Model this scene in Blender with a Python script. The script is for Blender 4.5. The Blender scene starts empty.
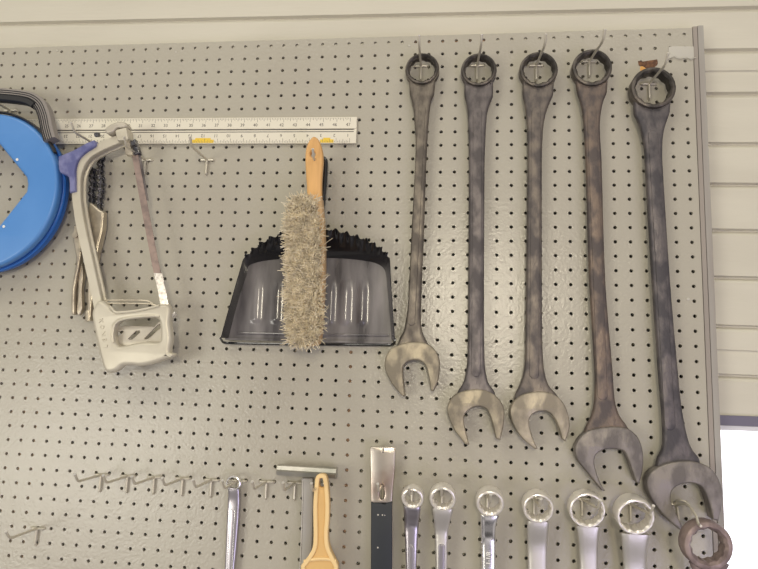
import bpy, bmesh, math, random
import numpy as np
from mathutils import Vector, Matrix
R_ = math.radians
random.seed(7)
SC = bpy.context.scene
COL = SC.collection

# ------------------------------------------------------------------ camera
CAM = np.array([9.11682165e-01, -1.12065632e+00, -6.18098989e-01])
RV = np.array([-1.38941806e-01, 1.12057244e-01, 2.27889130e-02])
FPX = 635.23
def rotv(r):
    th = np.linalg.norm(r) + 1e-12; k = r / th
    K = np.array([[0, -k[2], k[1]], [k[2], 0, -k[0]], [-k[1], k[0], 0]])
    return np.eye(3) + np.sin(th) * K + (1 - np.cos(th)) * K @ K
RM = rotv(RV) @ np.array([[1, 0, 0], [0, 0, -1], [0, 1, 0.]])   # rows: right, down, forward
cam = bpy.data.cameras.new('camera'); camo = bpy.data.objects.new('camera', cam); COL.objects.link(camo)
cam.sensor_width = 36; cam.lens = FPX / 758 * 36; cam.clip_start = 0.02
M3 = Matrix((tuple(RM[0]), tuple(-RM[1]), tuple(-RM[2]))).transposed()
camo.matrix_world = Matrix.Translation(Vector(CAM)) @ M3.to_4x4()
SC.camera = camo
def at(px, py, Y):
    """point of the plane y = Y where the thing seen at px, py of the photograph stands"""
    d = RM.T @ np.array([(px - 379) / FPX, (py - 284.5) / FPX, 1.0])
    t = (Y - CAM[1]) / d[1]
    p = CAM + t * d
    return Vector((float(p[0]), float(Y), float(p[2])))
def px2m(px, py, Y):
    return (at(px + .5, py, Y) - at(px - .5, py, Y)).length

# ------------------------------------------------------------------ world and light
SC.view_settings.view_transform = 'Standard'; SC.view_settings.look = 'None'
SC.view_settings.gamma = 1; SC.view_settings.use_curve_mapping = False
SC.view_settings.exposure = -0.12
W = bpy.data.worlds.new('world'); SC.world = W; W.use_nodes = True
nt = W.node_tree; nt.nodes.clear()
tc = nt.nodes.new('ShaderNodeTexCoord'); sp = nt.nodes.new('ShaderNodeSeparateXYZ')
nt.links.new(tc.outputs['Generated'], sp.inputs[0])
# indoors: pale ceiling above, darker floor below; outdoors (beyond the wall, +y): bright daylight
rz = nt.nodes.new('ShaderNodeMapRange'); rz.inputs['From Min'].default_value = -1; rz.inputs['From Max'].default_value = 1
nt.links.new(sp.outputs['Z'], rz.inputs['Value'])
cr = nt.nodes.new('ShaderNodeValToRGB'); nt.links.new(rz.outputs[0], cr.inputs[0])
cr.color_ramp.elements[0].color = (.40, .37, .36, 1); cr.color_ramp.elements[0].position = .1
cr.color_ramp.elements[1].color = (.62, .58, .52, 1); cr.color_ramp.elements[1].position = .9
e = cr.color_ramp.elements.new(.45); e.color = (.42, .39, .37, 1)
ry = nt.nodes.new('ShaderNodeMapRange'); ry.inputs['From Min'].default_value = .15; ry.inputs['From Max'].default_value = .4
nt.links.new(sp.outputs['Y'], ry.inputs['Value'])
mx = nt.nodes.new('ShaderNodeMix'); mx.data_type = 'RGBA'
nt.links.new(ry.outputs[0], mx.inputs['Factor']); nt.links.new(cr.outputs[0], mx.inputs['A'])
mx.inputs['B'].default_value = (3.4, 3.4, 3.6, 1)
wn = nt.nodes.new('ShaderNodeTexNoise'); wn.inputs['Scale'].default_value = 2.6; wn.inputs['Detail'].default_value = 3; nt.links.new(tc.outputs['Generated'], wn.inputs['Vector'])
wr = nt.nodes.new('ShaderNodeMapRange'); wr.inputs['From Min'].default_value = .36; wr.inputs['From Max'].default_value = .66; wr.inputs['To Min'].default_value = .2; wr.inputs['To Max'].default_value = 2.1
nt.links.new(wn.outputs['Fac'], wr.inputs['Value'])
wm = nt.nodes.new('ShaderNodeVectorMath'); wm.operation = 'SCALE'; nt.links.new(cr.outputs[0], wm.inputs[0]); nt.links.new(wr.outputs[0], wm.inputs['Scale'])
nt.links.new(wm.outputs[0], mx.inputs['A'])
bg = nt.nodes.new('ShaderNodeBackground'); bg.inputs['Strength'].default_value = .78
nt.links.new(mx.outputs['Result'], bg.inputs['Color'])
wo = nt.nodes.new('ShaderNodeOutputWorld'); nt.links.new(bg.outputs[0], wo.inputs[0])

def area(name, loc, target, sx, sy, power, color):
    l = bpy.data.lights.new(name, 'AREA'); l.shape = 'RECTANGLE'; l.size = sx; l.size_y = sy
    l.energy = power; l.color = color
    o = bpy.data.objects.new(name, l); COL.objects.link(o); o.location = loc
    o.rotation_euler = (Vector(target) - Vector(loc)).to_track_quat('-Z', 'Y').to_euler()
    return o
area('ceiling_light', (-1.0, -2.9, 3.0), (.5, 0, -.7), 2.0, .8, 42, (1, .95, .83))
area('ceiling_light', (2.6, -2.9, 3.0), (.8, 0, -.7), 2.0, .6, 32, (1, .95, .83))
area('left_fill', (-1.6, -3.2, -1.3), (.3, 0, -.9), 1.5, 1.1, 42, (1, .965, .86))  # added fill, lifts the lower left of the board; no door modelled
area('work_lamp', (1.08, -2.75, -.2), (.97, 0, -.42), .30, .42, 21, (1, .90, .70))
area('lilac_fill', (2.4, -2.6, -2.0), (1.1, 0, -1.0), 1.4, 1.2, 22, (.72, .66, 1.0))  # added lilac fill from low right, for the tint on the lower wrenches

# ------------------------------------------------------------------ materials
def mat(name, color, rough=.5, metal=0., col2=None, nscale=20, ndetail=4, nlo=.4, nhi=.65, bump=0., bscale=200,
        stretch=None, coat=0., roughvar=0., emission=None, spec=None, bdist=.001):
    m = bpy.data.materials.new(name); m.use_nodes = True; t = m.node_tree; b = t.nodes['Principled BSDF']
    b.inputs['Base Color'].default_value = (*color, 1); b.inputs['Roughness'].default_value = rough
    b.inputs['Metallic'].default_value = metal
    if coat: b.inputs['Coat Weight'].default_value = coat; b.inputs['Coat Roughness'].default_value = .08
    if spec is not None: b.inputs['Specular IOR Level'].default_value = spec
    c = t.nodes.new('ShaderNodeTexCoord'); mp = t.nodes.new('ShaderNodeMapping'); t.links.new(c.outputs['Object'], mp.inputs[0])
    if stretch: mp.inputs['Scale'].default_value = stretch
    if col2 is not None or roughvar:
        n = t.nodes.new('ShaderNodeTexNoise'); n.inputs['Scale'].default_value = nscale; n.inputs['Detail'].default_value = ndetail
        t.links.new(mp.outputs[0], n.inputs['Vector'])
        r = t.nodes.new('ShaderNodeMapRange'); r.inputs['From Min'].default_value = nlo; r.inputs['From Max'].default_value = nhi
        t.links.new(n.outputs['Fac'], r.inputs['Value'])
        if col2 is not None:
            x = t.nodes.new('ShaderNodeMix'); x.data_type = 'RGBA'; x.inputs['A'].default_value = (*color, 1); x.inputs['B'].default_value = (*col2, 1)
            t.links.new(r.outputs[0], x.inputs['Factor']); t.links.new(x.outputs['Result'], b.inputs['Base Color'])
        if roughvar:
            q = t.nodes.new('ShaderNodeMapRange'); q.inputs['To Min'].default_value = rough; q.inputs['To Max'].default_value = rough + roughvar
            t.links.new(r.outputs[0], q.inputs['Value']); t.links.new(q.outputs[0], b.inputs['Roughness'])
    if bump:
        n = t.nodes.new('ShaderNodeTexNoise'); n.inputs['Scale'].default_value = bscale; n.inputs['Detail'].default_value = 3
        t.links.new(mp.outputs[0], n.inputs['Vector'])
        u = t.nodes.new('ShaderNodeBump'); u.inputs['Strength'].default_value = bump; u.inputs['Distance'].default_value = bdist
        t.links.new(n.outputs['Fac'], u.inputs['Height']); t.links.new(u.outputs[0], b.inputs['Normal'])
    return m
M = {}
M['board'] = mat('grey board paint', (.435, .41, .338), .24, col2=(.415, .387, .32), nscale=5, bump=.5, bscale=190, bdist=.0012)
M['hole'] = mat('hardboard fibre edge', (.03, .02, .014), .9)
M['batten'] = mat('batten wood', (.42, .27, .18), .8)
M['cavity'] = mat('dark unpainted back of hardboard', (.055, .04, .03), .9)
M['trim'] = mat('grey painted batten edge', (.36, .345, .31), .5, col2=(.30, .27, .24), nscale=30, stretch=(1, 1, .1), bump=.4, bscale=60)
M['trim2'] = mat('brownish painted batten edge', (.33, .29, .25), .5, col2=(.28, .25, .22), nscale=30, stretch=(1, 1, .1), bump=.4, bscale=60)
M['siding'] = mat('cream painted siding', (.60, .57, .475), .5, col2=(.56, .53, .44), nscale=6, stretch=(.5, 1, 3), bump=.35, bscale=60)
M['seam'] = mat('siding seam shadow gap', (.12, .11, .1), .8)
M['winhead_shade'] = mat('window head in shadow tone', (.15, .14, .19), .4)
M['winwhite'] = mat('white window frame', (.8, .8, .82), .4)
M['hook'] = mat('zinc plated hook wire', (.66, .62, .52), .38, .6, roughvar=.15)
M['hooktip'] = mat('worn bright wire end', (.85, .82, .76), .3, .6)
def oxide(name, c1, c2, rough=.42, metal=.55):
    def dk(c): return tuple(v*.82 for v in c)
    c1 = dk(c1)
    return mat(name, c1, rough, metal, col2=dk(c2), nscale=45, ndetail=12, nlo=.40, nhi=.58, stretch=(1, 1, .6), bump=.7, bscale=260, roughvar=.2)
M['ox1'] = oxide('dull grey brown oxide steel', (.27, .235, .19), (.15, .13, .11))
M['ox2'] = oxide('dark violet grey oxide steel', (.22, .195, .19), (.125, .112, .112))
M['ox3'] = oxide('dark brown grey oxide steel', (.24, .205, .175), (.13, .115, .11))
M['ox4'] = oxide('warm brown oxide steel', (.24, .185, .15), (.13, .11, .105))
M['ox5'] = oxide('blue grey oxide steel', (.185, .165, .165), (.10, .093, .10))
M['ringwall'] = mat('shaded dark inner wall of the ring', (.03, .027, .025), .45, .4)  # oil-black steel, with the shade inside the ring put into the colour
M['ring'] = oxide('blackened worn ring steel', (.17, .148, .13), (.075, .068, .062), .38, .6)
M['jaw1'] = oxide('worn tan steel jaw', (.47, .41, .30), (.28, .245, .185), .42, .5)
M['jaw3'] = oxide('worn grey tan steel jaw', (.49, .43, .33), (.33, .29, .225), .42, .5)
M['jaw4'] = oxide('dull grey steel jaw', (.31, .28, .25), (.20, .18, .17), .45, .5)
M['rust'] = oxide('rusty brown steel', (.40, .31, .28), (.25, .19, .18), .45, .35)
M['chrome'] = mat('bright chrome', (.88, .87, .86), .17, 1., roughvar=.1, nscale=40)
M['chromering'] = mat('polished chrome ring', (.84, .80, .73), .28, .5, bump=.15, bscale=90)
M['satin'] = mat('satin chrome', (.62, .595, .55), .38, .7, bump=.12, bscale=300, roughvar=.12)
M['satin2'] = mat('darker satin steel', (.50, .47, .50), .3, 1.)
M['alu'] = mat('silver painted alloy', (.62, .58, .47), .42, .25, col2=(.54, .50, .40), nscale=12, bump=.12, bscale=300)
M['alu2'] = mat('cast alloy', (.50, .46, .38), .42, .3)
M['nickel'] = mat('aged nickel plate', (.60, .54, .43), .38, .75, col2=(.40, .35, .28), nscale=40)
M['black'] = mat('black enamel', (.008, .008, .010), .22, 0, coat=.5)
M['blackmatt'] = mat('matt black paint', (.018, .022, .028), .5)
M['rubber'] = mat('black rubber', (.02, .02, .022), .55)
M['greygrip'] = mat('grey plastic grip', (.28, .255, .235), .5)
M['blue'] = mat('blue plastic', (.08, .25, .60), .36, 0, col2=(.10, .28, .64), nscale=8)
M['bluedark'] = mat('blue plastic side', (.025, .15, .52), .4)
M['violet'] = mat('violet blue plastic', (.10, .11, .27), .5, col2=(.19, .20, .38), nscale=40, nlo=.45, nhi=.6)
M['pan'] = mat('scuffed black enamel pan', (.06, .055, .058), .24, 0, col2=(.30, .28, .275), nscale=16, ndetail=8, nlo=.38, nhi=.78, stretch=(1.6, 1, .35), coat=.5, roughvar=.25, bump=.35, bscale=40)
M['wood'] = mat('varnished pale wood', (.72, .42, .16), .4, col2=(.62, .35, .125), nscale=25, stretch=(4, 4, .4))
M['wood2'] = mat('pale wood block', (.60, .40, .20), .5)
M['bristle'] = mat('tan grey fibre', (.80, .70, .50), .8, col2=(.50, .43, .30), nscale=90)
M['bristle2'] = mat('pale fibre', (.90, .82, .64), .8, col2=(.58, .51, .38), nscale=90)
M['ruler'] = mat('cream white ruler face', (.74, .70, .58), .4)
M['ink'] = mat('black ruler print', (.10, .09, .08), .6)
M['yellow'] = mat('yellow mark', (.80, .55, .05), .5)
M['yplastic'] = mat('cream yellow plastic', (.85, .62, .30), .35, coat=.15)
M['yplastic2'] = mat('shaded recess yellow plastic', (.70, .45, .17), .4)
M['blade'] = mat('worn pinkish brown blade paint', (.31, .235, .205), .45, .3, col2=(.20, .155, .14), nscale=60)
M['bladebare'] = mat('bare pale blade steel', (.80, .78, .73), .3, .5, col2=(.5, .46, .42), nscale=160)
M['steel'] = mat('polished steel', (.68, .62, .55), .28, 1., col2=(.48, .36, .30), nscale=18, nlo=.45, nhi=.7)
M['headmetal'] = mat('dull plated steel', (.52, .50, .44), .36, .8, col2=(.36, .36, .31), nscale=20)
M['chain'] = mat('blackened chain steel', (.15, .15, .165), .26, .85)
M['scuff'] = mat('peeled paint', (.50, .48, .42), .6)
M['torn'] = mat('torn hardboard', (.10, .05, .03), .9, col2=(.2, .1, .05), nscale=200)
M['tornlight'] = mat('torn raw fibre', (.70, .38, .12), .9)
M['greyplastic'] = mat('grey plastic', (.36, .345, .325), .45)
M['white'] = mat('white fleck', (.85, .84, .80), .6)
gm = bpy.data.materials.new('window glass'); gm.use_nodes = True; t = gm.node_tree; t.nodes.clear()
o_ = t.nodes.new('ShaderNodeOutputMaterial'); mxs = t.nodes.new('ShaderNodeMixShader'); tr = t.nodes.new('ShaderNodeBsdfTransparent'); gl = t.nodes.new('ShaderNodeBsdfGlossy')
gl.inputs['Roughness'].default_value = .02; mxs.inputs[0].default_value = .06
t.links.new(tr.outputs[0], mxs.inputs[1]); t.links.new(gl.outputs[0], mxs.inputs[2]); t.links.new(mxs.outputs[0], o_.inputs[0])
M['glass'] = gm

# ------------------------------------------------------------------ helpers
def thing(name, label, cat, loc, group=None):
    o = bpy.data.objects.new(name, None); o.empty_display_size = .02; COL.objects.link(o); o.location = loc
    o['label'] = label; o['category'] = cat
    if group: o['group'] = group
    return o
def tag(o, label, cat, group=None):
    o['label'] = label; o['category'] = cat
    if group: o['group'] = group
def wloc(o):
    v = Vector((0, 0, 0))
    while o is not None: v = v + o.location; o = o.parent
    return v
def link(name, me, m, parent=None, label=None, origin=None, smooth=35):
    """me holds world coordinates; the object gets its parent's (or its own) origin"""
    off = wloc(parent) if parent is not None else (Vector(origin) if origin is not None else Vector((0, 0, 0)))
    me.transform(Matrix.Translation(-off)); me.name = name
    ms = m if isinstance(m, (list, tuple)) else [m]
    me.materials.clear()
    for x in ms: me.materials.append(M[x])
    if smooth:
        me.polygons.foreach_set('use_smooth', [True] * len(me.polygons)); me.set_sharp_from_angle(angle=R_(smooth))
    o = bpy.data.objects.new(name, me); COL.objects.link(o)
    if parent is not None: o.parent = parent
    elif origin is not None: o.location = origin
    if label: o['label'] = label
    me.update()
    return o
class MB:
    def __init__(s): s.v = []; s.f = []; s.mi = []
    def add(s, vs, fs, mi=0):
        n = len(s.v); s.v += [tuple(v) for v in vs]; s.f += [tuple(i + n for i in f) for f in fs]; s.mi += [mi] * len(fs); return s
    def addmesh(s, me, mi=0, mtx=None):
        vs = [(mtx @ v.co if mtx else v.co.copy()) for v in me.vertices]
        return s.add(vs, [tuple(p.vertices) for p in me.polygons], mi)
    def box(s, a, b, mi=0):
        x0, y0, z0 = a; x1, y1, z1 = b
        return s.add([(x0,y0,z0),(x1,y0,z0),(x1,y1,z0),(x0,y1,z0),(x0,y0,z1),(x1,y0,z1),(x1,y1,z1),(x0,y1,z1)],
                     [(0,3,2,1),(4,5,6,7),(0,1,5,4),(1,2,6,5),(2,3,7,6),(3,0,4,7)], mi)
    def sweep(s, pts, sec, up=(0, -1, 0), closed=False, mi=0, scales=None):
        """sweep the section (list of (a,b): a sideways, b along up) along pts"""
        pts = [Vector(p) for p in pts]; n = len(pts); k = len(sec); vs = []; up = Vector(up).normalized()
        for i, p in enumerate(pts):
            a = pts[(i - 1) % n] if (closed or i > 0) else p; b = pts[(i + 1) % n] if (closed or i < n - 1) else p
            tg = (b - a).normalized(); u = up - tg * up.dot(tg)
            if u.length < 1e-4: u = Vector((0, 0, 1)) - tg * tg.z
            u.normalize(); sd = tg.cross(u)
            q = scales[i] if scales else 1
            for (x, y) in sec: vs.append(p + sd * x * q + u * y * q)
        fs = []
        for i in range(n if closed else n - 1):
            j = (i + 1) % n
            for c in range(k): d = (c + 1) % k; fs.append((i*k+c, i*k+d, j*k+d, j*k+c))
        if not closed: fs.append(tuple(range(k))[::-1]); fs.append(tuple((n-1)*k + c for c in range(k)))
        return s.add(vs, fs, mi)
    def tube(s, pts, r, n=8, closed=False, mi=0, scales=None, up=(0, -1, 0)):
        return s.sweep(pts, [(r*math.cos(2*math.pi*c/n), r*math.sin(2*math.pi*c/n)) for c in range(n)], up, closed, mi, scales)
    def mesh(s):
        me = bpy.data.meshes.new('m'); me.from_pydata(s.v, [], s.f); me.polygons.foreach_set('material_index', s.mi); me.update()
        bm = bmesh.new(); bm.from_mesh(me); bmesh.ops.recalc_face_normals(bm, faces=bm.faces); bm.to_mesh(me); bm.free()
        return me
    def build(s, name, m, parent=None, **k): return link(name, s.mesh(), m, parent, **k)
def spline(P, closed=True, corners=(), n=5):
    """Catmull-Rom through P (2D or 3D); indices in corners stay sharp"""
    P = [Vector(p) for p in P]; N = len(P); out = []; corners = set(c % N for c in corners)
    for i in range(N if closed else N - 1):
        p1 = P[i]; p2 = P[(i+1) % N]
        p0 = P[(i-1) % N] if (closed or i > 0) else p1; p3 = P[(i+2) % N] if (closed or i < N-2) else p2
        if i in corners: p0 = p1
        if (i+1) % N in corners: p3 = p2
        L = (p2-p1).length; t1 = (p2-p0)*.5; t2 = (p3-p1)*.5
        if t1.length > L: t1 = t1.normalized()*L
        if t2.length > L: t2 = t2.normalized()*L
        for k in range(n):
            t = k/n; t2_ = t*t; t3 = t2_*t
            out.append(p1*(2*t3-3*t2_+1) + t1*(t3-2*t2_+t) + p2*(-2*t3+3*t2_) + t2*(t3-t2_))
    if not closed: out.append(P[-1])
    return out
def platemesh(loops, yb, yf, bev, res=2):
    """plate with rounded edges; loops = [(x,z)...] outline and holes; yb back, yf front (smaller y)"""
    cu = bpy.data.curves.new('c', 'CURVE'); cu.dimensions = '2D'; cu.fill_mode = 'BOTH'
    t = (yb - yf) / 2; bev = min(bev, t * .98)
    cu.extrude = t - bev; cu.bevel_depth = bev; cu.bevel_resolution = res; cu.offset = -bev
    for lp in loops:
        s = cu.splines.new('POLY'); s.points.add(len(lp) - 1); s.use_cyclic_u = True
        for i, p in enumerate(lp): s.points[i].co = (p[0], p[1], 0, 1)
    o = bpy.data.objects.new('c', cu); COL.objects.link(o)
    dg = bpy.context.evaluated_depsgraph_get(); me = bpy.data.meshes.new_from_object(o.evaluated_get(dg))
    bpy.data.objects.remove(o); bpy.data.curves.remove(cu)
    yc = (yb + yf) / 2
    me.transform(Matrix(((1,0,0,0),(0,0,-1,yc),(0,1,0,0),(0,0,0,1))))
    bm = bmesh.new(); bm.from_mesh(me); bmesh.ops.remove_doubles(bm, verts=bm.verts, dist=1e-6); bmesh.ops.recalc_face_normals(bm, faces=bm.faces); bm.to_mesh(me); bm.free()
    return me
def plate(name, loops, yb, yf, bev, m, parent, res=2, **k): return link(name, platemesh(loops, yb, yf, bev, res), m, parent, **k)
def PX(P, Y):                                   # photograph outline -> (x, z) on the plane y = Y
    return [(at(p[0], p[1], Y).x, at(p[0], p[1], Y).z) for p in P]
def PX3(P, Y): return [at(p[0], p[1], Y) for p in P]
def crop(P, x0, y0, s): return [(x0 + p[0]/s, y0 + p[1]/s) for p in P]
def circ(cx, cz, r, n=40, a0=0, a1=2*math.pi): return [(cx + r*math.cos(a0+(a1-a0)*i/n), cz + r*math.sin(a0+(a1-a0)*i/n)) for i in range(n)]
FONTC = {}
def textmesh(txt, size, extrude=.0002):
    key = (txt, size, extrude)
    if key not in FONTC:
        cu = bpy.data.curves.new('t', 'FONT'); cu.body = txt; cu.size = size; cu.extrude = extrude; cu.align_x = 'CENTER'; cu.align_y = 'CENTER'; cu.resolution_u = 3
        o = bpy.data.objects.new('t', cu); COL.objects.link(o); dg = bpy.context.evaluated_depsgraph_get()
        me = bpy.data.meshes.new_from_object(o.evaluated_get(dg)); bpy.data.objects.remove(o); bpy.data.curves.remove(cu); FONTC[key] = me
    return FONTC[key]
def textmtx(loc, rot=0):                         # text stands in the xz plane facing -y, turned by rot
    return Matrix.Translation(loc) @ Matrix.Rotation(rot, 4, 'Y') @ Matrix.Rotation(math.pi/2, 4, 'X')

# ------------------------------------------------------------------ the wall behind and its window
WY = .032
wx0, wx1 = -2.2, 3.4
grooves = [at(758, 7, WY).z, at(730, 50, WY).z, at(730, 93.5, WY).z, at(730, 143.7, WY).z, at(730, 184.3, WY).z, at(730, 230.4, WY).z,
           at(730, 277.6, WY).z, at(730, 326.5, WY).z, at(730, 375.8, WY).z]
faint = [at(730, 72, WY).z, at(730, 351.5, WY).z]
wtop = at(760, 427, WY).z
wleft = at(717, 500, WY).x
zs = [.75, .66, .575, .49, .40, .32, .235] + grooves
prof = [(WY, 1.6)]
for g in sorted([z for z in zs if z > grooves[0] + .02] + grooves + faint, reverse=True):
    dpt = .007 if g not in faint else .0015
    prof += [(WY - .001, g + .003), (WY + dpt, g + .0012), (WY + dpt, g - .0012), (WY + dpt*.3, g - .005), (WY, g - .009)]
def siding(name, x0, x1, prof, zend, lean=0):
    P = prof + [(WY, zend), (WY + .04, zend), (WY + .04, prof[0][1])]
    mb = MB(); n = len(P)
    def ln(x, z): return z - (lean*(x - 1.4) if z > zend + .001 else 0)
    mb.add([(x0, y, ln(x0, z)) for y, z in P] + [(x1, y, ln(x1, z)) for y, z in P], [(i, (i+1) % n, n+(i+1) % n, n+i) for i in range(n)] + [tuple(range(n)), tuple(range(2*n-1, n-1, -1))])
    o = mb.build(name, 'siding', smooth=0); o['kind'] = 'structure'; return o
siding('wall_back', wx0, wx1, prof, wtop, .0125)
prof2 = [(WY, wtop)]; z = wtop - .02
while z > -2.1:
    prof2 += [(WY, z + .003), (WY + .006, z + .001), (WY + .006, z - .001), (WY, z - .006)]; z -= .085
siding('wall_left', wx0, wleft, prof2, -2.2)
wright = wleft + 1.1
siding('wall_right', wright, wx1, prof2, -2.2)
mb = MB(); mb.box((wleft, WY, -2.2), (wright, WY + .04, -1.75)); o = mb.build('wall_front', 'siding', smooth=0); o.name = 'trim_2'; o['kind'] = 'structure'
# window: head strip with the recess shadow in its colour, white sash frame, pane
zb = at(730, 415.5, WY - .004).z; zc = at(730, 425.5, WY - .004).z; zd = at(730, 430.5, WY).z
wf = MB(); wf.box((wleft - .1, WY - .006, zc), (wright + .03, WY + .02, zb)); wfo = wf.build('window_1', 'winhead_shade', smooth=0); wfo['kind'] = 'structure'
ws = MB(); ws.box((wleft, WY + .002, zd), (wright, WY + .03, zc)); ws.box((wright - .03, WY + .002, -1.75), (wright, WY + .03, zd)); ws.box((wleft, WY + .002, -1.75), (wright - .03, WY + .03, -1.72))
ws.box((wleft, WY + .002, -1.72), (wleft + .006, WY + .03, zd)); ws.build('sash_frame', 'winwhite', wfo, smooth=0, label='white sash frame')
gp = MB(); gp.box((wleft + .006, WY + .014, -1.72), (wright - .03, WY + .018, zd)); gp.build('pane', 'glass', wfo, smooth=0)

# ------------------------------------------------------------------ the pegboard
S = .0254; C0, C1, R0, R1 = -14, 52, 0, 49
XE = at(697, 150, 0).x; XL = C0*S - .0127; ZT = .0118; ZB = -R1*S - .0127; TH = .006; hr = .0032
root = thing('pegboard', 'large grey painted perforated pegboard carrying all the tools', 'pegboard', (XE, 0, ZB))
V = []; F = []; MI = []
def quadring(cx, cz, x0, x1, z0, z1):
    n = 8; base = len(V)
    a = [math.pi/4*(k+.5) for k in range(n)]
    inner = [(cx + hr*math.cos(t), cz + hr*math.sin(t)) for t in a]
    outer = []
    for t in a:
        dx, dz = math.cos(t), math.sin(t)
        outer.append(((x1 if dx > 0 else x0) if abs(dx) > .5 else cx + dx*(x1-x0)*.5, (z1 if dz > 0 else z0) if abs(dz) > .5 else cz + dz*(z1-z0)*.5))
    # outer points: exact border points, shared positions between neighbours, plus the corners
    outer = []
    for t in a:
        dx, dz = math.cos(t), math.sin(t); o_x = x1 if dx > .5 else (x0 if dx < -.5 else (cx + (x1-cx)*.4 if dx > 0 else cx - (cx-x0)*.4))
        o_z = z1 if dz > .5 else (z0 if dz < -.5 else (cz + (z1-cz)*.4 if dz > 0 else cz - (cz-z0)*.4)); outer.append((o_x, o_z))
    cor = {0: (x1, z1), 2: (x0, z1), 4: (x0, z0), 6: (x1, z0)}
    for y in (0, TH):
        for p in inner: V.append((p[0], y, p[1]))
        for p in outer: V.append((p[0], y, p[1]))
        for k in (0, 2, 4, 6): V.append((cor[k][0], y, cor[k][1]))
    for s, off in ((0, 0), (1, 20)):
        for k in range(n):
            j = (k+1) % n; f = [base+off+k, base+off+8+k] + ([base+off+16+k//2] if k % 2 == 0 else []) + [base+off+8+j, base+off+j]
            F.append(tuple(f)[::(-1 if s == 0 else 1)][::-1] if False else (tuple(f) if s == 0 else tuple(f[::-1]))); MI.append(0 if s == 0 else 2)
    for k in range(n):
        j = (k+1) % n; F.append((base+k, base+j, base+20+j, base+20+k)); MI.append(1)
for c in range(C0, C1+1):
    for r in range(R0, R1+1):
        x0 = c*S - S/2; x1 = c*S + S/2; z1 = -r*S + S/2; z0 = -r*S - S/2
        if c == C1: x1 = XE
        if r == 0: z1 = ZT
        quadring(c*S, -r*S, x0, x1, z0, z1)
n = len(V); V += [(XL,0,ZT),(XE,0,ZT),(XE,TH,ZT),(XL,TH,ZT),(XL,0,ZB),(XE,0,ZB),(XE,TH,ZB),(XL,TH,ZB)]
F += [(n,n+1,n+2,n+3),(n+4,n+7,n+6,n+5),(n,n+3,n+7,n+4)]; MI += [1, 1, 1]
me = bpy.data.meshes.new('panel'); me.from_pydata(V, [], F); me.polygons.foreach_set('material_index', MI); me.update()
link('perforated_panel', me, ['board', 'hole', 'cavity'], root, smooth=0)
# wooden battens the board is nailed to, seen through the holes
for (xa, xb, za, zb_) in ((.075, .16, -.05, ZB), (28.4*S, 29.6*S, -22.6*S, ZB)):
    mb = MB(); mb.box((xa, TH + .0005, zb_), (xb, WY - .002, za)); mb.build('batten', 'batten', root, smooth=0)
mb = MB(); mb.box((32.5*S, TH + .0005, -.006), (38.5*S, WY - .002, .008)); mb.build('batten', 'batten', root, smooth=0)
# right edge post: two strips with a shadow groove
XP = at(708.4, 150, -.001).x
mb = MB(); mb.box((XE + .0008, -.0012, ZB), (XE + .008, WY - .0015, ZT + .002)); mb.build('edge_strip', 'trim2', root, smooth=0, label='brownish inner edge strip')
mb = MB(); mb.box((XE + .0088, -.002, ZB), (XP, WY - .0015, ZT + .003)); mb.build('edge_batten', 'trim', root, smooth=0, label='grey outer edge batten')
# torn patch between two holes, peeled flap, paint flecks
tp = spline(crop([(128,148),(160,153),(200,148),(264,138),(268,170),(250,190),(215,215),(190,208),(165,190),(135,182)], 620, 40, 7.11), corners=(0,3))
plate('torn_patch', [PX(tp, 0)], .0002, -.0005, .0002, 'torn', root, label='torn brown patch between two holes')
tp = spline(crop([(145,190),(170,185),(190,205),(240,195),(255,205),(225,222),(180,240),(148,225)], 620, 40, 7.11))
plate('torn_fibre', [PX(tp, 0)], .0002, -.0004, .0002, 'tornlight', root, label='orange raw fibre under the torn patch')
fl = crop([(345,48),(380,44),(440,44),(528,46),(530,85),(528,122),(505,133),(480,122),(455,124),(430,128),(405,124),(385,112),(345,130)], 620, 40, 7.11)
fw = PX(fl, -.001); mb = MB()
mb.addmesh(platemesh([fw], -.0003, -.0009, .0002))
lip = PX3(crop([(345,133),(385,115),(405,127),(430,131),(455,127),(480,125),(505,136),(540,124)], 620, 40, 7.11), -.0022); mb.tube(lip, .0008, 6)
mb.build('peeled_flap', 'scuff', root, label='pale peeled strip of paint beside the top right hole')
for (x, y, r) in [(57,50.5,1.6),(176,52,1.2),(107,85,1.3),(409,45.5,1.4),(359.5,148,1.4),(688,299,1.8)]:
    p = at(x, y, -.0004); q = px2m(x, y, 0)*r
    plate('paint_fleck', [[(p.x + q*math.cos(a)*random.uniform(.5,1.2), p.z + q*math.sin(a)*random.uniform(.5,1.2)) for a in [k*1.05 for k in range(6)]]], 0, -.0006, .0001, 'scuff', root, label='small chipped paint fleck')

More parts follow.
